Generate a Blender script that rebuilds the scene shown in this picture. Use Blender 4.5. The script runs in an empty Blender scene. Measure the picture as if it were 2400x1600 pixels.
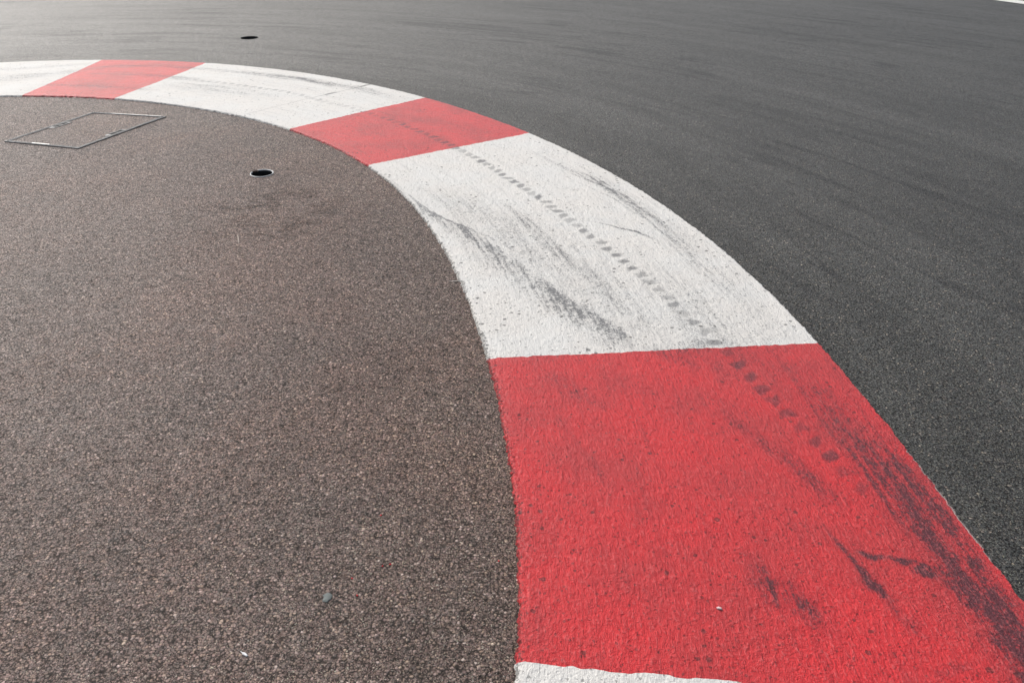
import bpy, math, random
import numpy as np
from mathutils import Vector, geometry

R = math.radians
scene = bpy.context.scene
random.seed(4)

# ------------------------------------------------------------------ camera
CAM_H, PITCH, ROLL, FPX = 1.60, 0.54351, 0.00744, 1845.1      # focal in px of a 2400 px wide frame
cd = bpy.data.cameras.new("camera")
cam = bpy.data.objects.new("camera", cd)
scene.collection.objects.link(cam)
cd.sensor_width = 36.0
cd.lens = FPX / 2400.0 * 36.0
cd.clip_start, cd.clip_end = 0.05, 1500
cam.location = (0, 0, CAM_H)
cam.rotation_euler = (math.pi / 2 - PITCH, 0, 0)
cam.rotation_mode = 'XYZ'
cam.rotation_euler.rotate_axis('Z', ROLL)
scene.camera = cam

# ------------------------------------------------------------------ light
SUN_EL, SUN_AZ = 42.5, -40.0        # azimuth measured from the view direction, negative = left
w = bpy.data.worlds.new("World")
scene.world = w
w.use_nodes = True
wn = w.node_tree
bg = wn.nodes['Background']
sky = wn.nodes.new('ShaderNodeTexSky')
sky.sky_type = 'NISHITA'
sky.sun_disc = False
sky.sun_elevation = R(SUN_EL)
sky.sun_rotation = R(SUN_AZ)
sky.air_density = 1.0
sky.dust_density = 4.0
sky.ozone_density = 1.0
hz = wn.nodes.new('ShaderNodeHueSaturation')          # thin high haze takes some blue out of the sky
hz.inputs['Saturation'].default_value = 0.62
wn.links.new(sky.outputs[0], hz.inputs['Color'])
wn.links.new(hz.outputs[0], bg.inputs['Color'])
bg.inputs['Strength'].default_value = 0.10
sd = bpy.data.lights.new("sun", 'SUN')
sd.energy = 3.0
sd.angle = R(0.6)
sd.color = (1.0, 0.98, 0.955)
sun = bpy.data.objects.new("sun", sd)
scene.collection.objects.link(sun)
sdir = Vector((math.sin(R(SUN_AZ)) * math.cos(R(SUN_EL)), math.cos(R(SUN_AZ)) * math.cos(R(SUN_EL)), math.sin(R(SUN_EL))))
sun.rotation_euler = sdir.to_track_quat('Z', 'Y').to_euler()
sun.location = sdir * 40
scene.view_settings.view_transform = 'Standard'
scene.view_settings.look = 'None'
scene.view_settings.gamma = 1.0
scene.view_settings.use_curve_mapping = False
scene.view_settings.exposure = 0.12

# ------------------------------------------------------------------ survey: pixel of the photo -> point on the ground
def at(px, py, z=0.0):
    x = (np.asarray(px, float) - 1200) / FPX
    y = -(np.asarray(py, float) - 800) / FPX
    cr, sr = math.cos(ROLL), math.sin(ROLL)
    x, y = cr * x - sr * y, sr * x + cr * y
    dy = math.cos(PITCH) + y * math.sin(PITCH)
    dz = -math.sin(PITCH) + y * math.cos(PITCH)
    t = (CAM_H - z) / (-dz)
    return np.stack([x * t, dy * t], -1)
S = 2400 / 2352.0
def atd(pts, z=0.0):
    p = np.asarray(pts, float) * S
    return at(p[:, 0], p[:, 1], z)

# ------------------------------------------------------------------ object helpers
def props(o, label=None, cat=None, group=None, kind=None):
    if label: o['label'] = label
    if cat: o['category'] = cat
    if group: o['group'] = group
    if kind: o['kind'] = kind
    return o
def mesh_obj(name, verts, faces, mat, parent=None, smooth=False):
    me = bpy.data.meshes.new(name)
    me.from_pydata([tuple(v) for v in verts], [], [tuple(f) for f in faces])
    me.update()
    if smooth:
        me.polygons.foreach_set('use_smooth', [True] * len(me.polygons))
    if mat: me.materials.append(mat)
    o = bpy.data.objects.new(name, me)
    scene.collection.objects.link(o)
    if parent:
        o.parent = parent
        o.matrix_parent_inverse = parent.matrix_basis.inverted()
    return o
def empty(name, loc, label, cat, group=None):
    o = bpy.data.objects.new(name, None)
    o.empty_display_size = 0.1
    o.location = loc
    scene.collection.objects.link(o)
    return props(o, label, cat, group)

# ------------------------------------------------------------------ node helpers
class G:
    def __init__(self, name):
        self.m = bpy.data.materials.new(name)
        self.m.use_nodes = True
        self.t = self.m.node_tree
        self.b = self.t.nodes['Principled BSDF']
    def n(self, kind, **kw):
        nd = self.t.nodes.new('ShaderNode' + kind)
        for k, v in kw.items():
            setattr(nd, k, v)
        return nd
    def put(self, sock, v):
        if isinstance(v, bpy.types.NodeSocket): self.t.links.new(v, sock)
        elif isinstance(v, (int, float)) and sock.type in ('RGBA', 'VECTOR'):
            sock.default_value = (v, v, v, 1) if sock.type == 'RGBA' else (v, v, v)
        elif isinstance(v, tuple) and sock.type == 'RGBA' and len(v) == 3: sock.default_value = v + (1,)
        else: sock.default_value = v
    def math(self, op, a, b=0.0, c=0.0, clamp=False):
        nd = self.n('Math', operation=op, use_clamp=clamp)
        self.put(nd.inputs[0], a); self.put(nd.inputs[1], b); self.put(nd.inputs[2], c)
        return nd.outputs[0]
    def step(self, v, a, b, lo=0.0, hi=1.0):
        nd = self.n('MapRange', interpolation_type='SMOOTHSTEP')
        for i, x in enumerate((v, a, b, lo, hi)): self.put(nd.inputs[i], x)
        return nd.outputs[0]
    def lin(self, v, a, b, lo=0.0, hi=1.0):
        nd = self.n('MapRange')
        for i, x in enumerate((v, a, b, lo, hi)): self.put(nd.inputs[i], x)
        return nd.outputs[0]
    def scale(self, vec, s, rz=0.0, off=(0, 0, 0)):
        nd = self.n('Mapping')
        self.put(nd.inputs[0], vec); nd.inputs[3].default_value = s
        nd.inputs[2].default_value = (0, 0, rz); nd.inputs[1].default_value = off
        return nd.outputs[0]
    def noise(self, vec, s, det=2.0, rough=0.5, dist=0.0, col=False):
        nd = self.n('TexNoise')
        self.put(nd.inputs['Vector'], vec); nd.inputs['Scale'].default_value = s
        nd.inputs['Detail'].default_value = det; nd.inputs['Roughness'].default_value = rough
        nd.inputs['Distortion'].default_value = dist
        return nd.outputs['Color' if col else 'Fac']
    def voro(self, vec, s, feat='F1', rnd=1.0):
        nd = self.n('TexVoronoi', feature=feat)
        self.put(nd.inputs['Vector'], vec); nd.inputs['Scale'].default_value = s
        nd.inputs['Randomness'].default_value = rnd
        return nd
    def mix(self, f, a, b, mode='MIX'):
        nd = self.n('Mix', data_type='RGBA', blend_type=mode)
        self.put(nd.inputs[0], f); self.put(nd.inputs[6], a); self.put(nd.inputs[7], b)
        return nd.outputs[2]
    def ramp(self, f, stops, interp='LINEAR'):
        nd = self.n('ValToRGB')
        cr = nd.color_ramp; cr.interpolation = interp
        while len(cr.elements) < len(stops): cr.elements.new(0.5)
        for e, (p, c) in zip(cr.elements, stops):
            e.position = p; e.color = c + (1,)
        self.put(nd.inputs[0], f)
        return nd.outputs[0]
    def mulcol(self, col, f):
        nd = self.n('VectorMath', operation='SCALE')
        self.put(nd.inputs[0], col); self.put(nd.inputs['Scale'], f)
        return nd.outputs[0]
    def bump(self, h, dist, strength=1.0, nrm=None):
        nd = self.n('Bump')
        nd.inputs['Strength'].default_value = strength; nd.inputs['Distance'].default_value = dist
        self.put(nd.inputs['Height'], h)
        if nrm: self.put(nd.inputs['Normal'], nrm)
        return nd.outputs[0]
    def attr(self, name, out='Fac'):
        return self.n('Attribute', attribute_name=name).outputs[out]
    def pos(self):
        return self.n('NewGeometry').outputs['Position']
    def sep(self, v):
        nd = self.n('SeparateXYZ'); self.put(nd.inputs[0], v)
        return nd.outputs
    def near(self, x, y, r0, r1):
        """1 inside r0 of the ground point (x, y), falling to 0 at r1"""
        nd = self.n('VectorMath', operation='DISTANCE')
        self.put(nd.inputs[0], self.pos()); nd.inputs[1].default_value = (x, y, 0)
        return self.step(nd.outputs['Value'], r0, r1, 1.0, 0.0)
    def out(self, col, rough, nrm=None, spec=0.5, metal=0.0):
        self.put(self.b.inputs['Base Color'], col); self.put(self.b.inputs['Roughness'], rough)
        self.put(self.b.inputs['Specular IOR Level'], spec); self.put(self.b.inputs['Metallic'], metal)
        if nrm: self.put(self.b.inputs['Normal'], nrm)
        return self.m

def asphalt(name, cell, stones, big, rough, depth, spec, extra=None, coat=0.5, coat_r=0.5):
    """exposed-aggregate asphalt: individual stones with their own colour set in a darker binder"""
    g = G(name)
    p = g.pos()
    warp = g.n('VectorMath', operation='ADD')
    g.put(warp.inputs[0], p)
    g.put(warp.inputs[1], g.mulcol(g.noise(p, 1.3 / cell, 1, 0.5, col=True), cell * 0.9))
    pw = warp.outputs[0]
    v1 = g.voro(pw, 1 / cell)
    v2 = g.voro(pw, 1 / (cell * 0.45))
    r1 = g.sep(v1.outputs['Color'])
    stone = g.ramp(r1[0], stones)
    fine = g.ramp(g.sep(v2.outputs['Color'])[1], stones)
    pick = g.step(r1[1], 0.35, 0.65)                       # some stones are small, some are large
    col = g.mix(pick, fine, stone)
    hue = g.mix(pick, v2.outputs['Color'], v1.outputs['Color'])
    hs = g.n('VectorMath', operation='MULTIPLY_ADD'); g.put(hs.inputs[0], hue); hs.inputs[1].default_value = (0.20, 0.14, 0.20); hs.inputs[2].default_value = (0.90, 0.93, 0.90)
    hm = g.n('VectorMath', operation='MULTIPLY'); g.put(hm.inputs[0], col); g.put(hm.inputs[1], hs.outputs[0]); col = hm.outputs[0]
    gap1 = g.step(v1.outputs['Distance'], 0.34, 0.66)
    gap2 = g.step(v2.outputs['Distance'], 0.36, 0.72)
    gap = g.mix(pick, gap2, gap1)
    gapv = g.math('MULTIPLY', g.sep(gap)[0], 0.88)
    col = g.mix(gapv, col, (0.022, 0.019, 0.018))  # dark binder, blackened further to paint the shade between stones
    # bitumen film and dust at several sizes, so the grain still reads far away
    mot = g.noise(p, 30, 7, 0.85)
    mic = g.noise(p, 130, 3, 0.8)
    mot2 = g.noise(p, 5.5, 5, 0.66)
    mot3 = g.noise(p, 0.9, 4, 0.55)
    f = g.math('ADD', g.math('ADD', g.math('ADD', g.lin(mot, 0.3, 0.7, -0.34, 0.34), g.lin(mic, 0.3, 0.7, -0.30, 0.30)), g.lin(mot2, 0.3, 0.7, -0.10, 0.10)), g.lin(mot3, 0.3, 0.7, -big, big))
    col = g.mulcol(col, g.math('ADD', 1.0, f))
    # stray pale chips
    v3 = g.voro(p, 16)
    chip = g.math('MULTIPLY', g.math('LESS_THAN', v3.outputs['Distance'], 0.055), g.math('GREATER_THAN', g.sep(v3.outputs['Color'])[2], 0.72))
    col = g.mix(g.math('MULTIPLY', chip, 0.55), col, (0.62, 0.58, 0.54))
    # relief
    dome = g.mix(pick, g.math('SUBTRACT', 1.0, v2.outputs['Distance']), g.math('SUBTRACT', 1.0, v1.outputs['Distance']))
    h = g.math('ADD', g.sep(dome)[0], g.math('MULTIPLY', g.noise(p, 2.2 / cell, 3, 0.7), 0.9))
    h = g.math('ADD', h, g.math('MULTIPLY', mot, 1.1))
    if extra: col, h = extra(g, col, h, p)
    cav = g.sep(gap)[0]
    sp = g.math('MULTIPLY', g.lin(cav, 0.0, 0.8, spec, 0.04), g.lin(mic, 0.35, 0.65, 0.55, 1.35))
    rg_ = g.lin(mot, 0.3, 0.7, rough - 0.05, rough + 0.07)
    far = g.noise(p, 17, 6, 0.9)
    cw = g.math('MULTIPLY', g.lin(mot, 0.3, 0.7, 0.55, 1.45), g.lin(far, 0.3, 0.7, 0.55, 1.45))
    cw = g.math('MULTIPLY', cw, g.lin(cav, 0.0, 0.9, 1.25 * coat, 0.45 * coat))
    if hasattr(g, 'coatmul'): cw = g.math('MULTIPLY', cw, g.coatmul)
    g.put(g.b.inputs['Coat Weight'], cw)
    g.b.inputs['Coat Roughness'].default_value = coat_r
    g.b.inputs['Coat IOR'].default_value = 1.5
    return g.out(col, rg_, g.bump(h, depth), sp)

# ------------------------------------------------------------------ kerb geometry (polar about its own centre)
outer_px = [(0,144),(120,140),(235,138),(473,145),(640,160),(840,192),(975,225),(1100,262),(1215,306),(1420,405),(1570,505),(1715,625),(1880,787),(2100,1055),(2200,1180),(2352,1385)]
inner_px = [(0,220),(50,219),(262,226),(400,240),(580,273),(665,296),(845,379),(930,450),(1000,540),(1050,640),(1100,750),(1125,822),(1150,960),(1173,1100),(1186,1250),(1188,1400),(1187,1520)]
H_IN = 0.016                       # the inner edge of the kerb stands a little proud of the apron
po, pi_ = atd(outer_px, 0.003), atd(inner_px, H_IN)
CX, CY = -4.3087, 2.1519
def polar(P):
    return np.unwrap(np.arctan2(P[:, 1] - CY, P[:, 0] - CX)), np.hypot(P[:, 0] - CX, P[:, 1] - CY)
def smoothfit(P, deg):
    th, r = polar(P)
    m, s = th.mean(), th.std()
    co = np.polyfit((th - m) / s, r, deg)
    t0, t1 = th.min(), th.max()
    def f(t):
        t = np.asarray(t, float)
        tc = np.clip(t, t0, t1)
        base = np.polyval(co, (tc - m) / s)
        d0 = np.polyval(np.polyder(co), (np.array([t0, t1]) - m) / s) / s
        return base + np.where(t < t0, np.tanh((t - t0) * 1.5) / 1.5 * d0[0], 0) + np.where(t > t1, np.tanh((t - t1) * 1.5) / 1.5 * d0[1], 0)
    return f
r_out, r_in = smoothfit(po, 6), smoothfit(pi_, 6)
def kp(th, v):
    r = r_in(th) * (1 - v) + r_out(th) * v
    return CX + r * np.cos(th), CY + r * np.sin(th)

# value noise for the meshes
def vnoise(x, y, seed=0):
    xi, yi = np.floor(x).astype(np.int64), np.floor(y).astype(np.int64)
    fx, fy = x - xi, y - yi
    fx, fy = fx * fx * (3 - 2 * fx), fy * fy * (3 - 2 * fy)
    def h(a, b):
        n = (a * 374761393 + b * 668265263 + seed * 974634777) & 0xFFFFFFFF
        n = ((n ^ (n >> 13)) * 1274126177) & 0xFFFFFFFF
        return ((n ^ (n >> 16)) & 0xFFFF) / 65535.0
    return (h(xi, yi) * (1 - fx) + h(xi + 1, yi) * fx) * (1 - fy) + (h(xi, yi + 1) * (1 - fx) + h(xi + 1, yi + 1) * fx) * fy
def fbm(x, y, seed=0, o=3):
    a, s, t = 1.0, 0.0, 0.0
    for k in range(o):
        s = s + a * vnoise(x * 2 ** k, y * 2 ** k, seed + k); t += a; a *= 0.5
    return s / t
def sstep(x, a, b):
    t = np.clip((x - a) / (b - a), 0, 1)
    return t * t * (3 - 2 * t)

# tyre marks: polylines on the ground in display pixels of the photo, width in metres (left, right of travel), strength
def line_dist(px, py, P, W, A):
    """distance to a polyline, signed side, with width and strength interpolated along it"""
    best = np.full(px.shape, 1e9); ww = np.ones(px.shape) * W[0]; aa = np.zeros(px.shape); sd_ = np.zeros(px.shape)
    for i in range(len(P) - 1):
        a, b = P[i], P[i + 1]
        d = b - a; L2 = (d ** 2).sum()
        t = np.clip(((px - a[0]) * d[0] + (py - a[1]) * d[1]) / L2, 0, 1)
        qx, qy = px - a[0] - t * d[0], py - a[1] - t * d[1]
        dist = np.hypot(qx, qy)
        m = dist < best
        best = np.where(m, dist, best)
        ww = np.where(m, W[i] * (1 - t) + W[i + 1] * t, ww)
        aa = np.where(m, A[i] * (1 - t) + A[i + 1] * t, aa)
        sd_ = np.where(m, np.sign(d[0] * qy - d[1] * qx), sd_)
    return best, sd_, ww, aa
# (points, half widths, strengths, sharp side: 0 both soft, -1/+1 that side cut sharp)
MARKS = [
  ([(884,405),(930,445),(985,488),(1050,520),(1120,568),(1200,625),(1290,692),(1360,735),(1450,785),(1500,805)],
   [.012,.02,.035,.065,.08,.085,.09,.085,.09,.08], [.15,.45,.75,.85,.70,.62,.80,.78,.45,.2], -1),
  ([(985,488),(1120,545),(1220,598)], [.006,.006,.006], [.55,.5,.1], 0),
  ([(1250,660),(1330,712),(1400,748)], [.03,.035,.03], [.35,.5,.2], 0),
  ([(930,420),(1050,470),(1200,545),(1350,640),(1500,745),(1600,800)], [.05,.13,.19,.19,.17,.12], [.2,.46,.50,.46,.42,.3], 0),
  ([(1160,470),(1205,505),(1240,535)], [.02,.025,.02], [.3,.6,.2], 0),
  ([(1240,540),(1290,585),(1360,640),(1440,720)], [.02,.03,.03,.02], [.2,.45,.3,.45], 0),
  ([(1225,350),(1300,385),(1380,418),(1450,463),(1520,520),(1600,610)], [.02,.025,.045,.04,.03,.03], [.3,.5,.8,.75,.45,.2], 0),
  ([(1290,390),(1350,412),(1420,440),(1470,470)], [.006,.006,.008,.006], [.3,.6,.65,.2], 0),
  ([(1290,402),(1400,450),(1480,500),(1560,565)], [.005,.006,.006,.006], [.3,.55,.5,.1], 0),
  ([(1340,505),(1400,517),(1460,532),(1503,547)], [.004,.007,.010,.006], [.35,.8,1.0,.7], 0),
  ([(1350,500),(1420,512),(1500,543)], [.01,.03,.012], [.2,.32,.2], 0),
  ([(1440,560),(1540,640),(1640,745),(1700,800)], [.04,.06,.08,.08], [.25,.4,.45,.45], 0),
  ([(1480,480),(1560,540),(1650,640),(1760,760)], [.04,.07,.08,.08], [.3,.42,.42,.36], 0),
  ([(1560,810),(1600,790),(1640,775)], [.03,.03,.02], [.4,.4,.2], 0),
  # near red section
  ([(1520,808),(1560,822),(1600,840)], [.03,.035,.02], [.35,.5,.25], 0),
  ([(1640,835),(1648,850)], [.016,.016], [.5,.4], 0), ([(1668,862),(1650,878)], [.014,.014], [.4,.35], 0),
  ([(1270,870),(1330,905),(1380,930)], [.03,.04,.03], [.4,.5,.3], 0),
  ([(1290,960),(1330,1030),(1400,1120)], [.012,.012,.012], [.3,.3,.2], 0),
  ([(1400,880),(1550,920),(1700,940)], [.06,.08,.05], [.15,.22,.2], 0),
  ([(1660,950),(1760,1020),(1850,1090),(1930,1150)], [.02,.025,.03,.03], [.4,.6,.65,.45], 0),
  ([(1780,830),(1900,950),(1990,1060),(2080,1180)], [.05,.07,.06,.06], [.35,.55,.6,.5], 0),
  ([(1860,850),(1960,960),(2050,1075),(2130,1180),(2200,1280),(2290,1400),(2352,1490),(2420,1600)],
   [.05,.07,.075,.07,.06,.06,.06,.06], [.3,.5,.75,.9,.95,.95,1.0,1.0], 0),
  ([(2080,1130),(2130,1215),(2180,1290),(2240,1360),(2290,1430),(2340,1500)],
   [.015,.018,.02,.022,.02,.02], [.5,.95,.95,1.0,1.05,.9], 0),
  ([(2060,1060),(2120,1110),(2190,1210)], [.03,.04,.03], [.5,.5,.3], 0),
  ([(1975,1268),(2005,1280),(2040,1278),(2075,1288),(2100,1285),(2135,1300)], [.008,.011,.007,.011,.007,.006], [1.0,1.3,.7,1.25,.85,.8], 0),
  ([(1885,1205),(1930,1255),(1960,1290),(1985,1320),(2010,1345),(2025,1358)], [.006,.009,.010,.015,.022,.012], [.5,.85,1.0,1.05,1.25,.7], 0),
  ([(2025,1358),(2060,1405),(2100,1450)], [.012,.014,.01], [.5,.3,.15], 0),
  ([(2118,1308),(2140,1318)], [.016,.014], [1.4,1.2], 0),
  ([(1730,1280),(1760,1335),(1800,1365),(1850,1400),(1900,1450)], [.022,.035,.04,.035,.025], [.5,.95,.9,.75,.4], 0),
  ([(2105,1430),(2115,1450)], [.022,.018], [.5,.35], 0),
  ([(2150,1300),(2180,1330),(2230,1390)], [.01,.012,.012], [.5,.7,.5], 0),
  ([(2090,1160),(2100,1185)], [.01,.01], [.6,.5], 0), ([(2160,1545),(2200,1530),(2240,1520)], [.012,.01,.006], [.45,.4,.2], 0),
  # far sections
  ([(150,165),(260,152),(360,150),(470,158),(560,166),(640,175),(700,182),(760,192)], [.04,.05,.05,.04,.05,.06,.06,.04], [.35,.5,.7,.55,.6,.95,.8,.6], 0),
  ([(690,180),(770,194),(840,205),(940,228)], [.04,.06,.06,.05], [.6,.7,.45,.3], 0),
  ([(220,168),(330,172),(420,180),(490,188)], [.05,.05,.05,.04], [.5,.6,.6,.4], 0),
  ([(120,196),(190,197),(300,204),(360,206)], [.05,.07,.07,.05], [.5,.7,.5,.4], 0),
  ([(0,182),(60,176),(140,168)], [.12,.12,.1], [.5,.6,.4], 0), ([(0,160),(80,155),(200,146)], [.06,.06,.05], [.5,.45,.4], 0),
  ([(400,195),(500,205),(620,222)], [.1,.14,.1], [.4,.5,.35], 0),
  ([(560,180),(650,195),(760,215),(860,230)], [.05,.07,.07,.05], [.22,.25,.2,.15], 0),
  ([(820,200),(880,222),(960,240)], [.05,.06,.04], [.2,.25,.2], 0),
  ([(860,270),(1000,280),(1150,300)], [.06,.1,.06], [.2,.22,.15], 0),
  ([(880,260),(960,300),(1060,345)], [.03,.04,.03], [.25,.3,.3], 0),
  ([(1060,250),(1120,275),(1190,300)], [.06,.05,.03], [.2,.22,.2], 0),
]
def _o(l, k, ox, oy): return [(a / k + ox, b / k + oy) for a, b in l]
TREAD_A = _o([(1255,815),(1290,838),(1328,862),(1365,884),(1400,908),(1442,935),(1485,960),(1525,988),(1567,1013),(1607,1040),(1650,1067),(1697,1097),(1740,1130),(1785,1160),(1825,1190),(1865,1220),(1912,1258),(1960,1297),(2015,1335),(2075,1375),(2125,1418),(2180,1460),(2235,1503)], 2.936, 700, 100)
TREAD_C = _o([(1118,85),(1178,128),(1235,178),(1300,230),(1358,283),(1415,333),(1482,393),(1548,455),(1628,520),(1695,590)], 2.936, 1100, 600)
TREAD_B = _o([(15,255),(100,345),(200,445),(295,540),(385,630),(485,725),(590,830),(700,945),(820,1050),(935,1175),(1070,1300),(1200,1440)], 3.336, 1700, 750)
fa = np.array(TREAD_A + TREAD_C + TREAD_B)
near_d = at(fa[:, 0], fa[:, 1], 0.008)
near_a = [1.0] * 23 + [1.0] * 10 + [.95, 1, 1, .95, .85, .95, .9, .7, .85, .7, .8, .4]
# the same print runs on round the bend, fainter, at the same pitch
DOT_STEP = 0.0765
far_px = [(1115, 371), (1088, 357), (1054, 340), (1017, 322), (979, 307), (918, 284), (867, 267), (816, 251), (760, 239), (703, 222), (650, 213), (600, 205), (518, 194), (480, 190), (400, 181), (300, 172), (214, 163)]
far_w = np.r_[near_d[:1], at([p_[0] for p_ in far_px], [p_[1] for p_ in far_px], 0.008)]
seg = np.r_[0, np.cumsum(np.hypot(*np.diff(far_w, axis=0).T))]
far_a_k = [.75, .7, .7, .95, .95, .95, .8, .5, .35, .45, .5, .6, .6, .55, .5, .42, .35, .15]
qs = np.arange(DOT_STEP, seg[-1], DOT_STEP)
far_d = np.stack([np.interp(qs, seg, far_w[:, 0]), np.interp(qs, seg, far_w[:, 1])], -1)
DOTS = np.r_[far_d[::-1], near_d]
DOT_A = list(np.interp(qs, seg, far_a_k))[::-1] + near_a
MARKS_W = [(atd(m[0], 0.008), m[1], m[2], m[3]) for m in MARKS]

def rubber(x, y, along, across):
    """how much rubber lies at each point of the kerb, 0..1"""
    out = np.zeros(x.shape)
    x0, y0 = x, y
    wx, wy = fbm(x * 16, y * 16, 61, 3) - .5, fbm(x * 16, y * 16, 71, 3) - .5
    x, y = x + wx * .028, y + wy * .028
    brk = fbm(along * 3.5, across * 70, 51, 4) * .7 + fbm(x0 * 42, y0 * 42, 53, 3) * .3
    brk = 0.52 + 0.62 * sstep(brk, .34, .64)
    for P, W, A, side in MARKS_W:
        d, sd_, ww, aa = line_dist(x, y, P, W, A)
        f = 1 - sstep(d / (ww * 2.2), 0.05, 1.0)
        if side:
            k = (sd_ == side)
            f = np.where(k, f, 1 - sstep(d / (ww * 0.7), 0.2, 1.0))
        keep = np.clip((ww - .010) / .02, 0, 1)            # broad smears break up more than thin scuffs
        out = 1 - (1 - out) * (1 - f * aa * 0.86 * (1 * (1 - keep) + keep * brk))
    x, y = x0 + wx * .012, y0 + wy * .012
    smear = np.clip(out, 0, 1); out = np.zeros(x.shape)
    rr = random.Random(9)
    for k, c0 in enumerate(DOTS):
        t = DOTS[min(k + 1, len(DOTS) - 1)] - DOTS[max(k - 1, 0)]
        t = t / np.linalg.norm(t); nn = np.array([-t[1], t[0]])
        par = [(rr.uniform(-.007, .007), rr.uniform(-.009, .009), rr.uniform(.016, .023), rr.uniform(.021, .030), rr.uniform(-.6, .9), rr.uniform(.7, 1.0)) for _ in range(3)]
        a_ = DOT_A[k] * rr.uniform(.62, 1.15)
        dx, dy = x - c0[0], y - c0[1]
        near = (np.abs(dx) < .06) & (np.abs(dy) < .06)
        if not near.any(): continue
        la0 = dx[near] * t[0] + dy[near] * t[1]; lb0 = dx[near] * nn[0] + dy[near] * nn[1]
        acc = np.zeros(la0.shape)
        for oa, ob, ra, rb, sh, am in par:
            lb = lb0 - ob; la = la0 - oa + lb * sh
            e = (np.abs(la / ra) ** 2.6 + np.abs(lb / rb) ** 2.6) ** .385
            acc = np.maximum(acc, (1 - sstep(e, .6, 1.3)) * am)
        out[near] = 1 - (1 - out[near]) * (1 - acc * a_)
    smear = smear * (0.84 + 0.22 * sstep(fbm(x0 * 60, y0 * 60, 81, 3), .35, .6))
    return smear, np.clip(out, 0, 1)

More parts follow.
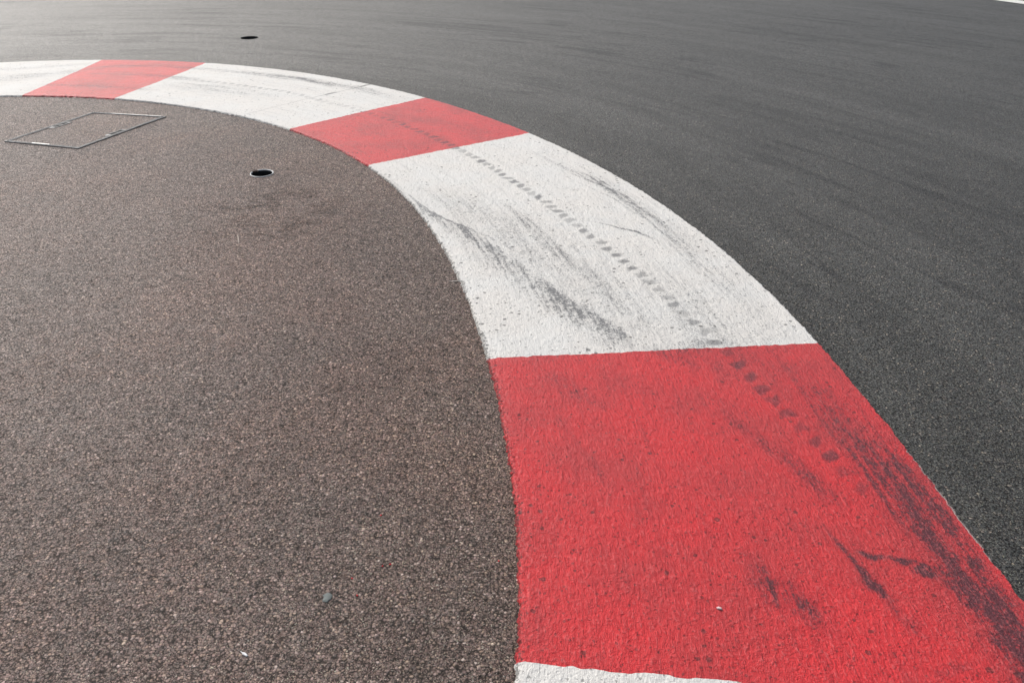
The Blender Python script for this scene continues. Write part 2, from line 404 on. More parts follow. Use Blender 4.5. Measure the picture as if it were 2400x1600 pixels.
# ------------------------------------------------------------------ kerb paint
def paint(name, base, dark, tint, is_red):
    g = G(name)
    uv = g.n('UVMap', uv_map='along').outputs[0]           # x metres along the kerb, y metres across
    p = g.pos()
    st = g.scale(uv, (62, 130, 1))                         # fine streaks, along the travel
    st2 = g.scale(uv, (2.2, 34, 1))
    n1 = g.noise(st, 1.0, 3, 0.68)
    n2 = g.noise(st2, 1.0, 4, 0.6)
    n3 = g.noise(p, 115, 3, 0.8)
    rub = g.attr('rubber')
    # film of traffic grime that gathers in streaks
    grime = g.math('MULTIPLY', g.step(n2, 0.48, 0.80), 0.22 if is_red else 0.18)
    lvl = g.math('ADD', rub, g.math('MULTIPLY', grime, 0.9))
    thr = g.lin(g.math('ADD', g.math('MULTIPLY', n1, 0.42), g.math('MULTIPLY', n3, 0.58)), 0.34, 0.66)
    n4 = g.noise(g.scale(uv, (9, 85, 1)), 1.0, 4, 0.75)
    thr = g.math('ADD', g.math('MULTIPLY', thr, 0.85), g.lin(n4, 0.3, 0.7, 0.0, 0.30))
    sp = g.lin(g.math('SUBTRACT', g.math('MULTIPLY', lvl, 0.98), thr), -0.25, 0.22)
    film = g.math('MULTIPLY', rub, 0.62 if is_red else 0.26)
    fac = g.math('MAXIMUM', g.math('MULTIPLY', sp, g.step(lvl, 0.0, 0.22)), film)
    fac = g.math('MULTIPLY', fac, 0.90 if is_red else 0.82)
    tr = g.math('MULTIPLY', g.attr('tread'), g.lin(n3, 0.3, 0.7, 0.65, 1.15))
    fac = g.math('MAXIMUM', fac, g.math('MULTIPLY', tr, 0.95 if is_red else 0.76))
    big = g.noise(p, 3.0, 5, 0.62)
    col = g.mix(g.step(big, 0.38, 0.66), base, tint)
    col = g.mix(grime, col, dark)
    # small dark pits scattered over the paint
    pv = g.voro(g.scale(p, (1, 1, 0.2)), 34)
    pc = g.sep(pv.outputs['Color'])
    dens = g.step(g.noise(p, 4.5, 2, 0.5), 0.36, 0.62, 0.6, 1.5)
    rad = g.math('MULTIPLY', g.math('MULTIPLY', g.math('POWER', pc[0], 2.4), 0.20), dens)
    wob = g.math('ADD', pv.outputs['Distance'], g.lin(g.noise(p, 210, 2, 0.6), 0.3, 0.7, -0.06, 0.06))
    pit = g.math('LESS_THAN', wob, rad)
    pv2 = g.voro(p, 90)
    rad2 = g.math('MULTIPLY', g.step(g.sep(pv2.outputs['Color'])[0], 0.66, 1.0), 0.34)
    pit2 = g.math('LESS_THAN', g.math('ADD', pv2.outputs['Distance'], g.lin(g.noise(p, 400, 1, 0.5), 0.3, 0.7, -0.12, 0.12)), rad2)
    pits = g.math('MAXIMUM', pit, g.math('MULTIPLY', pit2, 0.8))
    gap = g.attr('crack')
    pits = g.math('MAXIMUM', pits, gap)
    edge = g.attr('edge')                                  # gritty worn rim, with the shadow along it painted in too
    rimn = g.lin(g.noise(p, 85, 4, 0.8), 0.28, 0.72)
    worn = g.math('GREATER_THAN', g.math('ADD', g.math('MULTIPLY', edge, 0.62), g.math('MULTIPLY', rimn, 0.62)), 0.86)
    col = g.mix(fac, col, dark)
    col = g.mix(g.math('MULTIPLY', pits, 0.72), col, (0.10, 0.012, 0.014) if is_red else (0.09, 0.09, 0.085))
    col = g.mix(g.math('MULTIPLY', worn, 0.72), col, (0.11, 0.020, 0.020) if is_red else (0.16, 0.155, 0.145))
    pale = g.attr('pale')
    if is_red:
        pw = g.math('GREATER_THAN', g.math('ADD', pale, g.math('MULTIPLY', g.noise(p, 60, 3, 0.7), 0.8)), 1.10)
        col = g.mix(g.math('MULTIPLY', pw, 0.85), col, (0.42, 0.41, 0.38))
    # relief: brushed coat over coarse grain; pale highlights painted on high spots, shade in hollows
    r1 = g.noise(g.scale(uv, (34, 125, 1)), 1.0, 4, 0.72)
    r2 = g.noise(g.scale(p, (1, 1, .3)), 135, 3, 0.75)
    r3 = g.noise(p, 22, 3, 0.6)
    hh = g.math('ADD', g.math('MULTIPLY', g.lin(r1, 0.3, 0.7), 0.55), g.math('MULTIPLY', g.lin(r2, 0.3, 0.7), 0.45))
    if is_red:
        col = g.mix(g.math('MULTIPLY', g.step(hh, 0.48, 0.84), 0.46), col, (0.90, 0.20, 0.20))
        col = g.mix(g.math('MULTIPLY', g.step(hh, 0.40, 0.10), 0.40), col, (0.28, 0.010, 0.014))
    else:
        col = g.mix(g.math('MULTIPLY', g.step(hh, 0.40, 0.12), 0.30), col, (0.34, 0.335, 0.33))
    h = g.math('ADD', g.math('MULTIPLY', hh, 1.5), g.math('MULTIPLY', r3, 1.2))
    h = g.math('SUBTRACT', h, g.math('MULTIPLY', pits, 1.3))
    h = g.math('SUBTRACT', h, g.math('MULTIPLY', g.math('MULTIPLY', worn, rimn), 1.5))
    if is_red:
        g.b.inputs['Coat Weight'].default_value = 0.24; g.b.inputs['Coat Roughness'].default_value = 0.5
    rough = g.math('ADD', 0.37 if is_red else 0.66, g.math('MULTIPLY', fac, 0.15))
    return g.out(col, rough, g.bump(h, 0.0062 if is_red else 0.0028), 0.48)
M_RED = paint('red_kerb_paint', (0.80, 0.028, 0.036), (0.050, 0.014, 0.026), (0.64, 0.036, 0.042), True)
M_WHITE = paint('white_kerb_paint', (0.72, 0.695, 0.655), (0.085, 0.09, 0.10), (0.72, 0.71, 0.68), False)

# joints between the coloured sections, each (inner point, outer point)
JPX = [((50,219),(235,138)), ((262,226),(473,145)), ((665,296),(975,225)), ((845,379),(1215,306)), ((1125,822),(1880,787))]
J = []
for a, b in JPX:
    J.append((polar(atd([a], H_IN))[0][0], polar(atd([b], 0.003))[0][0]))
def th_on(line, pts, v):        # a joint given by two visible points: find its angle at v
    P = atd(pts, 0.010)
    th, r = polar(P)
    vv = (r - r_in(th)) / (r_out(th) - r_in(th))
    return th[0] + (th[1] - th[0]) * (v - vv[0]) / (vv[1] - vv[0])
near_pts = [(1187,1522),(1720,1568)]
J.append((th_on(None, near_pts, 0.0), th_on(None, near_pts, 1.0)))
J = [(2.75, 2.75)] + [(2 * J[0][0] - J[1][0] + 0.02, 2 * J[0][1] - J[1][1] + 0.02)][:0] + J
J.append((J[-1][0] - 0.42, J[-1][1] - 0.42))
J.append((J[-1][0] - 0.26, J[-1][1] - 0.26))
print('joints', [(round(float(a), 3), round(float(b), 3)) for a, b in J])
kerb_c = at(1500, 900)
kerb = empty('racing_kerb', (float(kerb_c[0]), float(kerb_c[1]), 0), 'curved red and white painted track kerb with tyre marks between brown and grey asphalt', 'kerb')
CRK = at([574, 722, 775, 867], [270.5, 231, 219, 196.5], 0.01)
def build_section(name, ja, jb, mat, step, label):
    L = abs(ja[0] - jb[0]) * 5.0
    nu = max(8, int(L / step)); 
    vs = np.r_[np.linspace(-0.012, 0.03, max(6, int(0.09 / step))), np.linspace(0.03, 0.97, max(10, int(1.2 / step)))[1:], np.linspace(0.97, 1.0, max(4, int(0.04 / step)))[1:], [1.004]]
    us = np.linspace(0, 1, nu + 1)
    U, V = np.meshgrid(us, vs, indexing='ij')
    Vc = np.clip(V, 0, 1)
    ta, tb = ja[0] + (ja[1] - ja[0]) * Vc, jb[0] + (jb[1] - jb[0]) * Vc
    ta = ta + (vnoise(V * 60, V * 0 + ja[0] * 50, 3) - .5) * 0.0016
    tb = tb + (vnoise(V * 60, V * 0 + jb[0] * 50, 3) - .5) * 0.0016
    TH = ta + (tb - ta) * U
    arc = TH * 5.4
    # ragged paint edges
    rag = (fbm(arc * 55, arc * 0, 11, 3) - .5)
    rag_o = (fbm(arc * 50, arc * 0 + 7, 15, 3) - .5)
    WID = 1.30
    VV = V + np.where(V < .03, rag * 0.011, 0) * (1 - sstep(V, 0.0, .03)) + rag_o * 0.010 * sstep(V, .97, 1.0)
    X, Y = kp(TH, VV)
    Z = H_IN + (0.0035 - H_IN) * Vc
    Z = Z + (fbm(X * 9, Y * 9, 21, 3) - .5) * 0.004 * sstep(V, .0, .03) * (1 - sstep(V, .95, 1.0) * .8)
    Z = Z + (fbm(arc * 46, VV * WID * 95, 25, 3) - .5) * 0.0036 * sstep(V, .0, .02) * (1 - sstep(V, .98, 1.0))
    Z = Z - (1 - sstep(V, -0.012, 0.008)) * (H_IN + 0.010)           # rounded, chipped inner shoulder
    Z = Z + (fbm(X * 130, Y * 130, 31, 2) - .5) * 0.005 * (1 - sstep(V, .005, .03)) * sstep(V, -0.012, -0.006)
    Z = np.where(V > 1.001, -0.02, Z)
    RB, DT = rubber(X, Y, arc, VV * WID)
    d, _, _, aa = line_dist(X, Y, CRK, [.003] * 4, [.3, .45, .55, .55])
    CR = (1 - sstep(d, .003, .009)) * aa
    for c_ in (at(777, 219.4, .01), at(858, 199.8, .01)):
        dd = np.hypot((X - c_[0]), (Y - c_[1]))
        CR = np.maximum(CR, (1 - sstep(d, .008, .020)) * (1 - sstep(dd, .05, .075)))
    nb = sstep(-TH, -0.42, -0.12)                       # edge most broken, and its painted shade widest, beside the nearest section
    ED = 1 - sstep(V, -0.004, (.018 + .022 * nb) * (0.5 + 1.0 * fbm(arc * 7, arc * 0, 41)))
    Z = Z - ED * nb * 0.005 * fbm(arc * 70, VV * WID * 70, 45, 2)
    PL = sstep(V, .989, .999) * (0.55 * sstep(fbm(arc * 2.3, arc * 0, 77), .45, .62) + 0.45 * sstep(-TH, -0.02, 0.12))
    n0, n1 = U.shape
    idx = np.arange(n0 * n1).reshape(n0, n1)
    q = np.stack([idx[:-1, :-1], idx[1:, :-1], idx[1:, 1:], idx[:-1, 1:]], -1).reshape(-1, 4)
    if ja[0] > jb[0]: q = q[:, ::-1]
    me = bpy.data.meshes.new(name)
    me.vertices.add(n0 * n1); me.vertices.foreach_set('co', np.stack([X, Y, Z], -1).ravel().astype(np.float32))
    me.loops.add(q.size); me.loops.foreach_set('vertex_index', q.ravel().astype(np.int32))
    me.polygons.add(len(q)); me.polygons.foreach_set('loop_start', (np.arange(len(q)) * 4).astype(np.int32))
    me.polygons.foreach_set('use_smooth', np.ones(len(q), bool))
    me.update(calc_edges=True); me.validate()
    if me.polygons[len(me.polygons) // 2].normal.z < 0: me.flip_normals()
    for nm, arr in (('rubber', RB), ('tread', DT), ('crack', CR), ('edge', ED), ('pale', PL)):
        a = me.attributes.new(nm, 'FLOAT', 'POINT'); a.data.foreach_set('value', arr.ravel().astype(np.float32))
    uvl = me.uv_layers.new(name='along')
    li = np.empty(len(me.loops), np.int32); me.loops.foreach_get('vertex_index', li)
    uvl.data.foreach_set('uv', np.stack([arc.ravel()[li], (VV * WID).ravel()[li]], -1).ravel().astype(np.float32))
    me.materials.append(mat)
    o = bpy.data.objects.new(name, me); scene.collection.objects.link(o)
    o.parent = kerb; o.matrix_parent_inverse = kerb.matrix_basis.inverted()
    o['label'] = label
    return o
steps = [.02, .010, .008, .006, .0045, .0034, .006, .03]
labels = ['white section running out at the far left', 'farthest red section with grey tyre streaks', 'far white section crossed by a thin crack',
          'middle red section with a dotted tread mark', 'long white section with dark tyre smears', 'nearest large red section with black scuffs',
          'white section at the bottom edge', 'red section nearest the camera']
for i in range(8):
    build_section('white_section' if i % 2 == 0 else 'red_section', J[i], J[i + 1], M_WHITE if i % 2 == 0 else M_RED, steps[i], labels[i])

# ------------------------------------------------------------------ holes and cover positions
def ring_pts(c, rx, n=40, jag=0.0, seed=1):
    rr = random.Random(seed)
    return [(c[0] + (rx * (1 + rr.uniform(-jag, jag))) * math.cos(2 * math.pi * k / n), c[1] + (rx * (1 + rr.uniform(-jag, jag))) * math.sin(2 * math.pi * k / n)) for k in range(n)]
H1 = at(614, 408.6); H1R = 0.066
H2 = at(584.8, 89.0); H2R = 0.093
COV = [at(390, 276), at(219, 266), at(11, 334.5), at(184, 351)]
def sheet(name, outline, holes, z, mat, inner=()):
    """flat sheet with real holes, triangulated"""
    vs = [Vector(p) for p in outline]; n = len(vs)
    edges = [(i, (i + 1) % n) for i in range(n)]
    for h in holes:
        s = len(vs); vs += [Vector(p) for p in h]; edges += [(s + i, s + (i + 1) % len(h)) for i in range(len(h))]
    vs += [Vector(p) for p in inner]
    V_, E_, F_, *_ = geometry.delaunay_2d_cdt(vs, edges, [], 1, 1e-6)
    def inside(p, poly):
        c = False; j = len(poly) - 1
        for i in range(len(poly)):
            a, b = poly[i], poly[j]
            if (a[1] > p[1]) != (b[1] > p[1]) and p[0] < (b[0] - a[0]) * (p[1] - a[1]) / (b[1] - a[1]) + a[0]: c = not c
            j = i
        return c
    faces = []
    for f in F_:
        c = (sum(V_[k][0] for k in f) / len(f), sum(V_[k][1] for k in f) / len(f))
        if any(inside(c, h) for h in holes) or not inside(c, outline): continue
        faces.append(f)
    o = mesh_obj(name, [(v[0], v[1], z) for v in V_], faces, mat)
    if o.data.polygons[0].normal.z < 0: o.data.flip_normals()
    return o

# ------------------------------------------------------------------ the grounds
def track_extra(g, col, h, p):
    # distance from the kerb's own centre: rubbered-in bands follow the bend
    nd = g.n('VectorMath', operation='DISTANCE'); g.put(nd.inputs[0], p); nd.inputs[1].default_value = (CX, CY, 0)
    r = nd.outputs['Value']
    sp_ = g.sep(p)
    ang = g.math('ARCTAN2', g.math('SUBTRACT', sp_[1], CY), g.math('SUBTRACT', sp_[0], CX))
    cv = g.n('CombineXYZ'); g.put(cv.inputs[0], g.math('MULTIPLY', r, 3.4)); g.put(cv.inputs[1], g.math('MULTIPLY', ang, 2.2))
    nzf = g.noise(cv.outputs[0], 1.0, 5, 0.68, 0.3)
    col = g.mulcol(col, g.lin(nzf, 0.32, 0.68, 1.20, 0.76))
    # single dark skid lines drawn round the bend
    cv2 = g.n('CombineXYZ'); g.put(cv2.inputs[0], g.math('ADD', g.math('MULTIPLY', r, 1.5), g.math('MULTIPLY', ang, 1.3))); g.put(cv2.inputs[1], g.math('MULTIPLY', ang, 1.1))
    n9 = g.noise(cv2.outputs[0], 1.0, 3, 0.5)
    lines = g.math('ADD', g.step(g.math('ABSOLUTE', g.math('SUBTRACT', n9, 0.47)), 0.0, 0.020, 1.0, 0.0), g.step(g.math('ABSOLUTE', g.math('SUBTRACT', n9, 0.57)), 0.0, 0.028, 0.9, 0.0), clamp=True)
    lines = g.math('MULTIPLY', lines, g.step(g.noise(p, 0.7, 3, 0.6), 0.42, 0.6))
    lines = g.math('MULTIPLY', lines, g.lin(g.noise(p, 40, 4, 0.8), 0.35, 0.6, 0.3, 1.0))
    col = g.mix(g.math('MULTIPLY', lines, 0.60), col, (0.020, 0.020, 0.024))
    g.coatmul = g.math('MULTIPLY', g.lin(nzf, 0.32, 0.68, 1.10, 0.88), g.math('SUBTRACT', 1.0, g.math('MULTIPLY', lines, 0.45)))
    # open, coarser strip beside the kerb
    coarse = g.step(g.math('ADD', r, g.lin(g.noise(p, 3, 3, 0.6), 0.3, 0.7, -0.12, 0.12)), 5.72, 6.25, 1.0, 0.0)
    vo = g.voro(p, 75)
    pit = g.math('MULTIPLY', g.math('MULTIPLY', g.step(g.sep(vo.outputs['Color'])[0], 0.5, 0.9), g.step(vo.outputs['Distance'], 0.25, 0.5, 1.0, 0.0)), g.math('ADD', g.math('MULTIPLY', coarse, 0.75), 0.12))
    col = g.mix(g.math('MULTIPLY', pit, 0.5), col, (0.018, 0.018, 0.018))
    h = g.math('SUBTRACT', h, g.math('MULTIPLY', pit, 1.6))
    g.coatmul = g.math('MULTIPLY', g.coatmul, g.math('SUBTRACT', 1.0, g.math('MULTIPLY', coarse, 0.12)))
    return col, h
M_TRACK = asphalt('track_asphalt', 0.0075, [(0.0, (0.058, 0.058, 0.053)), (0.35, (0.100, 0.099, 0.089)), (0.7, (0.145, 0.140, 0.125)), (0.93, (0.190, 0.172, 0.145)), (1.0, (0.50, 0.44, 0.36))], 0.12, 0.41, 0.0090, 0.55, track_extra, 0.90, 0.62)
def apron_extra(g, col, h, p):
    # broken, ravelled patch below the drain hole
    c = at(640, 500)
    m1 = g.near(float(c[0]), float(c[1]), 0.22, 0.62)
    rg = g.step(g.noise(g.scale(p, (1, 1.6, 1)), 5.5, 4, 0.65), 0.47, 0.60)
    m = g.math('MULTIPLY', m1, rg)
    c2 = at(70, 1180)
    vo = g.voro(p, 62)
    wide = g.math('MULTIPLY', g.step(g.noise(p, 1.6, 4, 0.6), 0.47, 0.64), 0.5)
    m = g.math('MAXIMUM', m, wide)
    pit = g.math('MULTIPLY', g.math('MULTIPLY', g.step(g.sep(vo.outputs['Color'])[0], 0.45, 0.8), g.step(vo.outputs['Distance'], 0.3, 0.55, 1.0, 0.0)), m)
    col = g.mix(g.math('ADD', g.math('MULTIPLY', pit, 0.85), g.math('MULTIPLY', g.math('MULTIPLY', m1, rg), 0.18), clamp=True), col, (0.03, 0.022, 0.02))
    h = g.math('SUBTRACT', h, g.math('MULTIPLY', pit, 2.0))
    g.coatmul = g.math('SUBTRACT', 1.0, g.math('MULTIPLY', g.math('MULTIPLY', m1, rg), 0.45))
    wp = g.step(g.noise(g.scale(p, (1, 1, 1), 0, (3.1, 7.7, 0)), 1.3, 4, 0.6), 0.38, 0.64)
    col = g.mix(wp, col, g.mix(1.0, col, (1.09, 0.99, 0.94), 'MULTIPLY'))
    # grey binder near the kerb, ruddier further in
    nd = g.n('VectorMath', operation='DISTANCE'); g.put(nd.inputs[0], p); nd.inputs[1].default_value = (CX, CY, 0)
    gr = g.step(g.math('ADD', nd.outputs['Value'], g.lin(g.noise(p, 1.8, 3, 0.6), 0.3, 0.7, -0.2, 0.2)), 3.5, 4.25)
    col = g.mix(g.math('MULTIPLY', gr, 0.75), col, g.mix(1.0, col, (1.12, 1.24, 1.24), 'MULTIPLY'))
    return col, h
M_APRON = asphalt('apron_asphalt', 0.0076, [(0.0, (0.125, 0.064, 0.050)), (0.3, (0.232, 0.128, 0.101)), (0.62, (0.342, 0.205, 0.167)), (0.9, (0.49, 0.325, 0.27)), (1.0, (0.74, 0.58, 0.50))], 0.17, 0.42, 0.0115, 0.42, apron_extra, 0.50, 0.62)

B = 450.0
trk = sheet('road', [(-B, -B), (B, -B), (B, B), (-B, B)], [ring_pts(H2, H2R, 36, 0.05, 3), ring_pts(H1, H1R + 0.004)], 0.0, M_TRACK, [(-12, -4), (12, -4), (12, 16), (-12, 16)])
props(trk, kind='structure')
ths = np.linspace(2.75, J[-1][0], 160)
ax, ay = kp(ths, 0.015)
apo = [(float(a), float(b)) for a, b in zip(ax, ay)] 
apr = sheet('pavement', apo, [ring_pts(H1, H1R + 0.003)], 0.004, M_APRON)
props(apr, kind='structure')

# far edge line of the track (top right)
M_LINE = G('line_paint')
pl = M_LINE.pos()
lc = M_LINE.mix(M_LINE.step(M_LINE.noise(pl, 120, 3, 0.7), 0.56, 0.66), (0.72, 0.72, 0.68), (0.25, 0.25, 0.24))
M_LINE = M_LINE.out(lc, 0.6, M_LINE.bump(M_LINE.noise(pl, 150, 2, 0.6), 0.002))
la, lb = at(2318, 0), at(2402, 11)
d = (lb - la) / np.linalg.norm(lb - la); nrm = np.array([-d[1], d[0]])
if nrm[1] < 0: nrm = -nrm
fv, ff = [], []
for k in range(61):
    s_ = -6 + 12 * k / 60
    base = la + d * s_ - nrm * (s_ * s_ * 0.006)
    rag = (vnoise(np.array([s_ * 9.0]), np.array([0.0]), 5)[0] - .5) * 0.012
    a_, b_ = base + nrm * rag, base + nrm * 0.30
    fv += [(a_[0], a_[1], 0.004), (b_[0], b_[1], 0.004)]
    if k: i = 2 * k; ff.append((i - 2, i - 1, i + 1, i))
ln = mesh_obj('edge_line', fv, ff, M_LINE)
if ln.data.polygons[0].normal.z < 0: ln.data.flip_normals()
props(ln, kind='structure')

# ------------------------------------------------------------------ metals and dark things
def metal(name, col, rough, rust=0.3, met=0.8):
    g = G(name); p = g.pos()
    n = g.noise(p, 45, 5, 0.7)
    c = g.mix(g.math('MULTIPLY', g.step(n, 0.42, 0.66), rust), col, (0.09, 0.08, 0.075))
    return g.out(c, g.lin(n, 0.3, 0.7, rough - 0.08, rough + 0.12), g.bump(g.noise(p, 320, 3, 0.6), 0.0008), 0.5, met)
M_STEEL = metal('weathered_steel', (0.20, 0.205, 0.21), 0.55, 0.75, 0.2)
M_POL = metal('polished_steel', (0.46, 0.46, 0.45), 0.42, 0.5, 0.5)
M_PLATE = metal('scuffed_plate', (0.24, 0.24, 0.24), 0.55, 0.5, 0.2)
M_RIM = metal('galvanised_rim', (0.50, 0.505, 0.505), 0.5, 0.35, 0.2)
def plain(name, c, rough=0.85):
    g = G(name); p = g.pos()
    return g.out(g.mulcol(c, g.lin(g.noise(p, 60, 4, 0.6), 0.3, 0.7, 0.7, 1.3)), rough, g.bump(g.noise(p, 90, 3, 0.6), 0.002), 0.2)
M_DARK = plain('recess_shade_black', (0.012, 0.012, 0.012))  # black standing in for the shade inside cover gap and slots
M_SOIL = plain('sump_silt', (0.03, 0.026, 0.022))
M_PIPE = plain('pipe_wall', (0.022, 0.022, 0.023), 0.7)

def lathe(prof, n, c, jag=0.0, seed=0, top=None):
    rr = random.Random(seed); vs, fs = [], []
    js = [1 + rr.uniform(-jag, jag) for _ in range(n)]
    for (r, z) in prof:
        for k in range(n):
            a = 2 * math.pi * k / n
            vs.append((c[0] + r * js[k] * math.cos(a), c[1] + r * js[k] * math.sin(a), z))
    for i in range(len(prof) - 1):
        for k in range(n):
            k2 = (k + 1) % n
            fs.append((i * n + k, i * n + k2, (i + 1) * n + k2, (i + 1) * n + k))
    return vs, fs

# drain hole with a metal rim, in the apron
t = empty('drain_hole', (float(H1[0]), float(H1[1]), 0.004), 'round open drain hole with pale metal rim in the brown asphalt', 'drain hole', 'round drain holes in the asphalt')
v_, f_ = lathe([(H1R + .004, -0.02), (H1R + .004, 0.0055), (H1R + .0025, 0.0085), (H1R - .001, 0.009), (H1R - .0035, 0.0075), (H1R - .004, 0.003), (H1R - .004, -0.02)], 56, H1)
o = mesh_obj('rim', v_, f_, M_RIM, t, True)
v_, f_ = lathe([(H1R - .0042, 0.002), (H1R - .006, -0.30)], 48, H1)
mesh_obj('pipe', v_, f_, M_PIPE, t, True)
v_, f_ = lathe([(H1R - .006, -0.26), (H1R * .6, -0.245), (0.003, -0.25)], 32, H1, 0.03, 2)
mesh_obj('sump', v_, f_, M_SOIL, t, True)
# wedge of broken pipe lip that shows inside the mouth
a0 = -0.5
vs = []
for k in range(9):
    a = a0 + 0.95 * k / 8
    wv = 0.012 * math.sin(math.pi * k / 8) + 0.002
    for rr_, zz in ((H1R - .0045, -0.004), (H1R - .0045 - wv, -0.010), (H1R - .0045 - wv, -0.02), (H1R - .0045, -0.025)):
        vs.append((H1[0] + rr_ * math.cos(a), H1[1] + rr_ * math.sin(a), zz))
fs = [(4 * k + j, 4 * k + (j + 1) % 4, 4 * k + 4 + (j + 1) % 4, 4 * k + 4 + j) for k in range(8) for j in range(4)]
mesh_obj('broken_lip', vs, fs, M_RIM, t, True)
# lump of bitumen over the rim on its far left side
vs, fs = [], []
lc_ = at(596, 403.5)
for i in range(7):
    for k in range(16):
        a = 2 * math.pi * k / 16; rr_ = 0.019 * math.cos(math.pi / 2 * i / 7) * (1 + 0.16 * math.sin(3 * a + 1))
        vs.append((lc_[0] + rr_ * 1.15 * math.cos(a), lc_[1] + rr_ * 1.0 * math.sin(a), 0.003 + 0.012 * math.sin(math.pi / 2 * i / 6)))
for i in range(6):
    for k in range(16): fs.append((i * 16 + k, i * 16 + (k + 1) % 16, (i + 1) * 16 + (k + 1) % 16, (i + 1) * 16 + k))
mesh_obj('mortar_lump', vs, fs, M_APRON, t, True)

# rimless hole in the track beyond the kerb
t = empty('drain_hole', (float(H2[0]), float(H2[1]), 0.0), 'rimless round black hole in the grey track beyond the kerb', 'drain hole', 'round drain holes in the asphalt')
v_, f_ = lathe([(H2R * 1.06, -0.002), (H2R * .96, -0.012), (H2R * .92, -0.06), (H2R * .90, -0.32)], 44, H2, 0.035, 6)
mesh_obj('pipe', v_, f_, M_PIPE, t, True)
v_, f_ = lathe([(H2R * .92, -0.28), (H2R * .5, -0.27), (0.003, -0.275)], 32, H2, 0.03, 2)
mesh_obj('sump', v_, f_, M_SOIL, t, True)

# ------------------------------------------------------------------ access cover with recessed asphalt infill
cc = sum(COV) / 4
t = empty('access_cover', (float(cc[0]), float(cc[1]), 0.004), 'rectangular access cover filled with brown asphalt in a thin steel frame', 'access cover')
ea = (np.linalg.norm(COV[0] - COV[1]) + np.linalg.norm(COV[3] - COV[2])) / 2     # far side / near side length
eb = (np.linalg.norm(COV[2] - COV[1]) + np.linalg.norm(COV[3] - COV[0])) / 2
def q(u, v):                      # u along far/near sides (left -> right), v from far side to near side
    return (COV[1] * (1 - u) + COV[0] * u) * (1 - v) + (COV[2] * (1 - u) + COV[3] * u) * v
def frame_ring(name, o0, o1, z0, z1, mat, segs=24):
    """hollow rectangular ring between insets o0 (outer) and o1 (inner), metres"""
    vs, fs = [], []
    def loop(off, z):
        pts = []
        a0_, a1_, b0_, b1_ = off / ea, 1 - off / ea, off / eb, 1 - off / eb
        for k in range(segs): pts.append((a0_ + (a1_ - a0_) * k / segs, b0_))
        for k in range(segs): pts.append((a1_, b0_ + (b1_ - b0_) * k / segs))
        for k in range(segs): pts.append((a1_ + (a0_ - a1_) * k / segs, b1_))
        for k in range(segs): pts.append((a0_, b1_ + (b0_ - b1_) * k / segs))
        s_ = len(vs)
        for k, (u, v) in enumerate(pts):
            p_ = q(u, v); vs.append((p_[0], p_[1], z + (vnoise(np.array([k * .37]), np.array([off * 90]), 3)[0] - .5) * .0012))
        return s_
    n = 4 * segs
    ls = [loop(o0, z0), loop(o0, z1), loop(o1, z1), loop(o1, z0)]
    for a, b in zip(ls[:-1], ls[1:]):
        for k in range(n): fs.append((a + k, a + (k + 1) % n, b + (k + 1) % n, b + k))
    ob = mesh_obj(name, vs, fs, mat, t)
    return ob
frame_ring('outer_frame', 0.0, 0.0075, 0.003, 0.0105, M_STEEL)
frame_ring('gap_shade', 0.0077, 0.0163, 0.003, 0.0058, M_DARK)  # black strip painted where the open gap is in shade
frame_ring('tray_rim', 0.0165, 0.0225, 0.003, 0.0100, M_STEEL)
i0 = 0.0227
pts = [q(i0 / ea, i0 / eb), q(1 - i0 / ea, i0 / eb), q(1 - i0 / ea, 1 - i0 / eb), q(i0 / ea, 1 - i0 / eb)]
N = 14
vs = [( *(pts[0] * (1 - i / N) * (1 - j / N) + pts[1] * (i / N) * (1 - j / N) + pts[2] * (i / N) * (j / N) + pts[3] * (1 - i / N) * (j / N)), 0.0065 + (vnoise(np.array([i * .6]), np.array([j * .6]), 8)[0] - .5) * .0015) for i in range(N + 1) for j in range(N + 1)]
fs = [(i * (N + 1) + j, i * (N + 1) + j + 1, (i + 1) * (N + 1) + j + 1, (i + 1) * (N + 1) + j) for i in range(N) for j in range(N)]
o = mesh_obj('asphalt_infill', vs, fs, M_APRON, t)
if o.data.polygons[0].normal.z < 0: o.data.flip_normals()
def bar(name, u0, v0, u1, v1, wid, z0, z1, mat, parent, label=None):
    a, b = q(u0, v0), q(u1, v1)
    dd = (b - a) / np.linalg.norm(b - a); nn = np.array([-dd[1], dd[0]]) * wid / 2
    ch = 0.0015
    prof = [(-1, z0), (-1, z1 - ch), (-.7, z1), (.7, z1), (1, z1 - ch), (1, z0)]
    vs = []
    for e in (a, b):
        for s_, z in prof: vs.append((e[0] + nn[0] * s_, e[1] + nn[1] * s_, z))
    n = len(prof)
    fs = [(k, k + 1, n + k + 1, n + k) for k in range(n - 1)] + [tuple(range(n)), tuple(range(2 * n - 1, n - 1, -1))]
    ob = mesh_obj(name, vs, fs, mat, parent)
    if label: ob['label'] = label
    return ob
cf = 0.012
bar('polished_edge', 0.28, cf / eb, 0.955, cf / eb, 0.013, 0.004, 0.0135, M_POL, t, 'bright worn steel strip on the far side')
bar('polished_edge', 0.36, 1 - cf / eb, 0.60, 1 - cf / eb, 0.016, 0.004, 0.0140, M_POL, t, 'short bright worn steel strip on the near side')
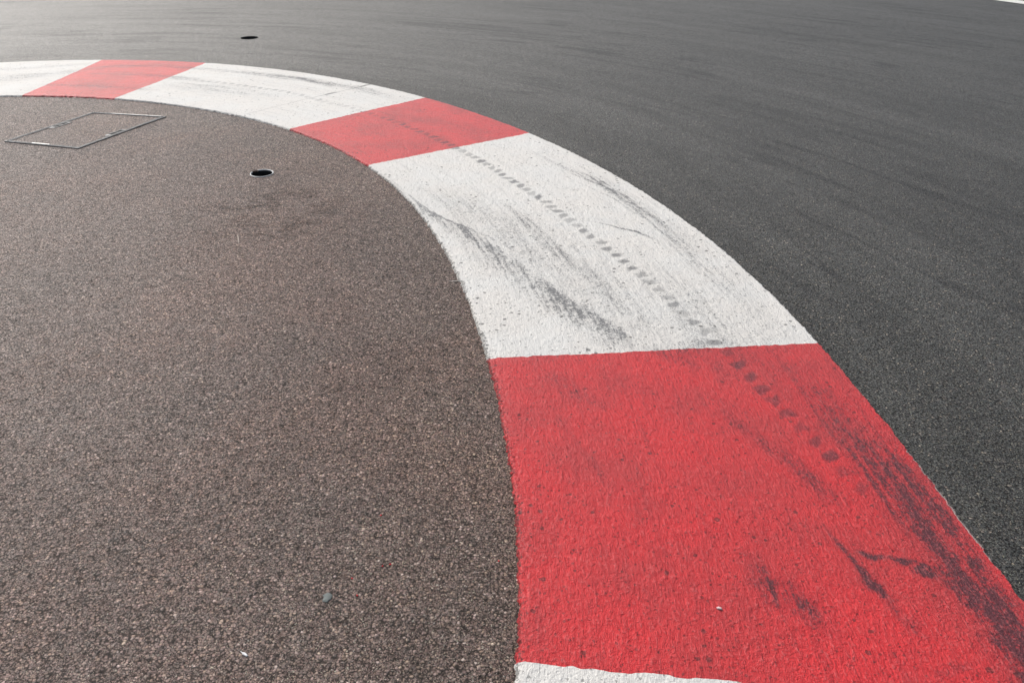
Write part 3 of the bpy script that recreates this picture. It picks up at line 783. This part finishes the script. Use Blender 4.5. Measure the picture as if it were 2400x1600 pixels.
# lifting brackets on the two other sides, each a small plate with two key slots, black blocks painting the shade inside
for side, vc in (('l', 0.46), ('r', 0.55)):
    for_u = 0.040 / ea if side == 'l' else 1 - 0.040 / ea
    c = q(for_u, vc)
    nx = q(for_u, vc + 0.05) - q(for_u, vc - 0.05); nx = nx / np.linalg.norm(nx)
    ny = q(for_u + 0.05, vc) - q(for_u - 0.05, vc); ny = ny / np.linalg.norm(ny)
    def P3(a, b, z): return (c[0] + nx[0] * a + ny[0] * b, c[1] + nx[1] * a + ny[1] * b, z)
    outl = [(-0.085, -0.021), (0.065, -0.021), (0.085, -0.005), (0.065, 0.021), (-0.085, 0.021)]
    n = len(outl)
    vs = [P3(a, b, z) for z in (0.005, 0.0095) for a, b in outl]
    fs = [tuple(range(n, 2 * n))] + [(k, (k + 1) % n, n + (k + 1) % n, n + k) for k in range(n)]
    pb = mesh_obj('lifting_plate', vs, fs, M_PLATE, t)
    for a in (-0.040, 0.022):
        ol = [(a - .026, -.012), (a + .026, -.015), (a + .026, .012), (a - .026, .015)]
        vs = [P3(x_, y_, z) for z in (0.0088, 0.0101) for x_, y_ in ol]
        mesh_obj('key_slot', vs, [(4, 5, 6, 7)] + [(k, (k + 1) % 4, 4 + (k + 1) % 4, 4 + k) for k in range(4)], M_DARK, pb)

# ------------------------------------------------------------------ small litter
def blob(name, c, rx, ry, h, rot, mat, label, cat, group=None, seed=1, z=0.005, n=14):
    rr = random.Random(seed); js = [rr.uniform(.62, 1.15) for _ in range(n)]
    vs, fs = [], []
    for f, zz in ((1.0, 0), (.92, h * .7), (.5, h)):
        for k in range(n):
            a = 2 * math.pi * k / n; x_, y_ = rx * f * js[k] * math.cos(a), ry * f * js[k] * math.sin(a)
            vs.append((x_ * math.cos(rot) - y_ * math.sin(rot), x_ * math.sin(rot) + y_ * math.cos(rot), zz + rr.uniform(0, h * .15)))
    for i in range(2):
        for k in range(n): fs.append((i * n + k, i * n + (k + 1) % n, (i + 1) * n + (k + 1) % n, (i + 1) * n + k))
    fs.append(tuple(range(2 * n, 3 * n)))
    ob = mesh_obj(name, vs, fs, mat, None, True)
    ob.location = (float(c[0]), float(c[1]), z)
    return props(ob, label, cat, group)
M_SCRAP = plain('white_scrap', (0.75, 0.74, 0.74), 0.6)
M_GREYS = plain('grey_slate', (0.13, 0.145, 0.14), 0.7)
M_FLECK = plain('red_fleck', (0.60, 0.03, 0.04), 0.6)
M_FAINT = plain('scratch_faint', (0.36, 0.30, 0.26), 0.7)
M_SCRAT = plain('scrape_pale', (0.50, 0.46, 0.42), 0.7)
blob('paper_scrap', at(574, 1535), 0.0135, 0.0035, 0.002, -0.55, M_SCRAP, 'thin torn white scrap lying on the brown asphalt near the bottom edge', 'scrap', seed=3)
blob('flat_pebble', at(768, 1403), 0.014, 0.015, 0.0015, 0.4, M_GREYS, 'flat grey green stone set in the brown asphalt left of the near red section', 'stone', seed=5)
blob('paint_chip', at(1684, 1433), 0.009, 0.005, 0.003, -0.3, plain('pink_white_chip', (0.66, 0.5, 0.5), 0.5), 'small pale chip on the nearest red kerb section', 'chip', seed=7, z=0.0125)
blob('scrape_mark', at(1066, 661), 0.026, 0.0035, 0.001, 0.15, M_SCRAT, 'short pale scrape on brown asphalt beside the long white section', 'scrape', seed=8)
blob('chalk_mark', at(559, 562), 0.004, 0.075, 0.0008, 0.33, M_FAINT, 'faint pale vertical scratch on brown asphalt below the rimmed drain hole', 'scratch', seed=9)
for i, (x_, y_) in enumerate([(915, 1325), (1169, 1317), (897, 1329), (838, 1398), (826, 1358), (893, 1210)]):
    blob('paint_fleck', at(x_, y_), 0.0032, 0.0024, 0.0015, i * .7, M_FLECK, 'tiny red paint fleck spilled on brown asphalt beside the nearest red section', 'paint fleck', 'red paint flecks on the brown asphalt', seed=20 + i, n=8)
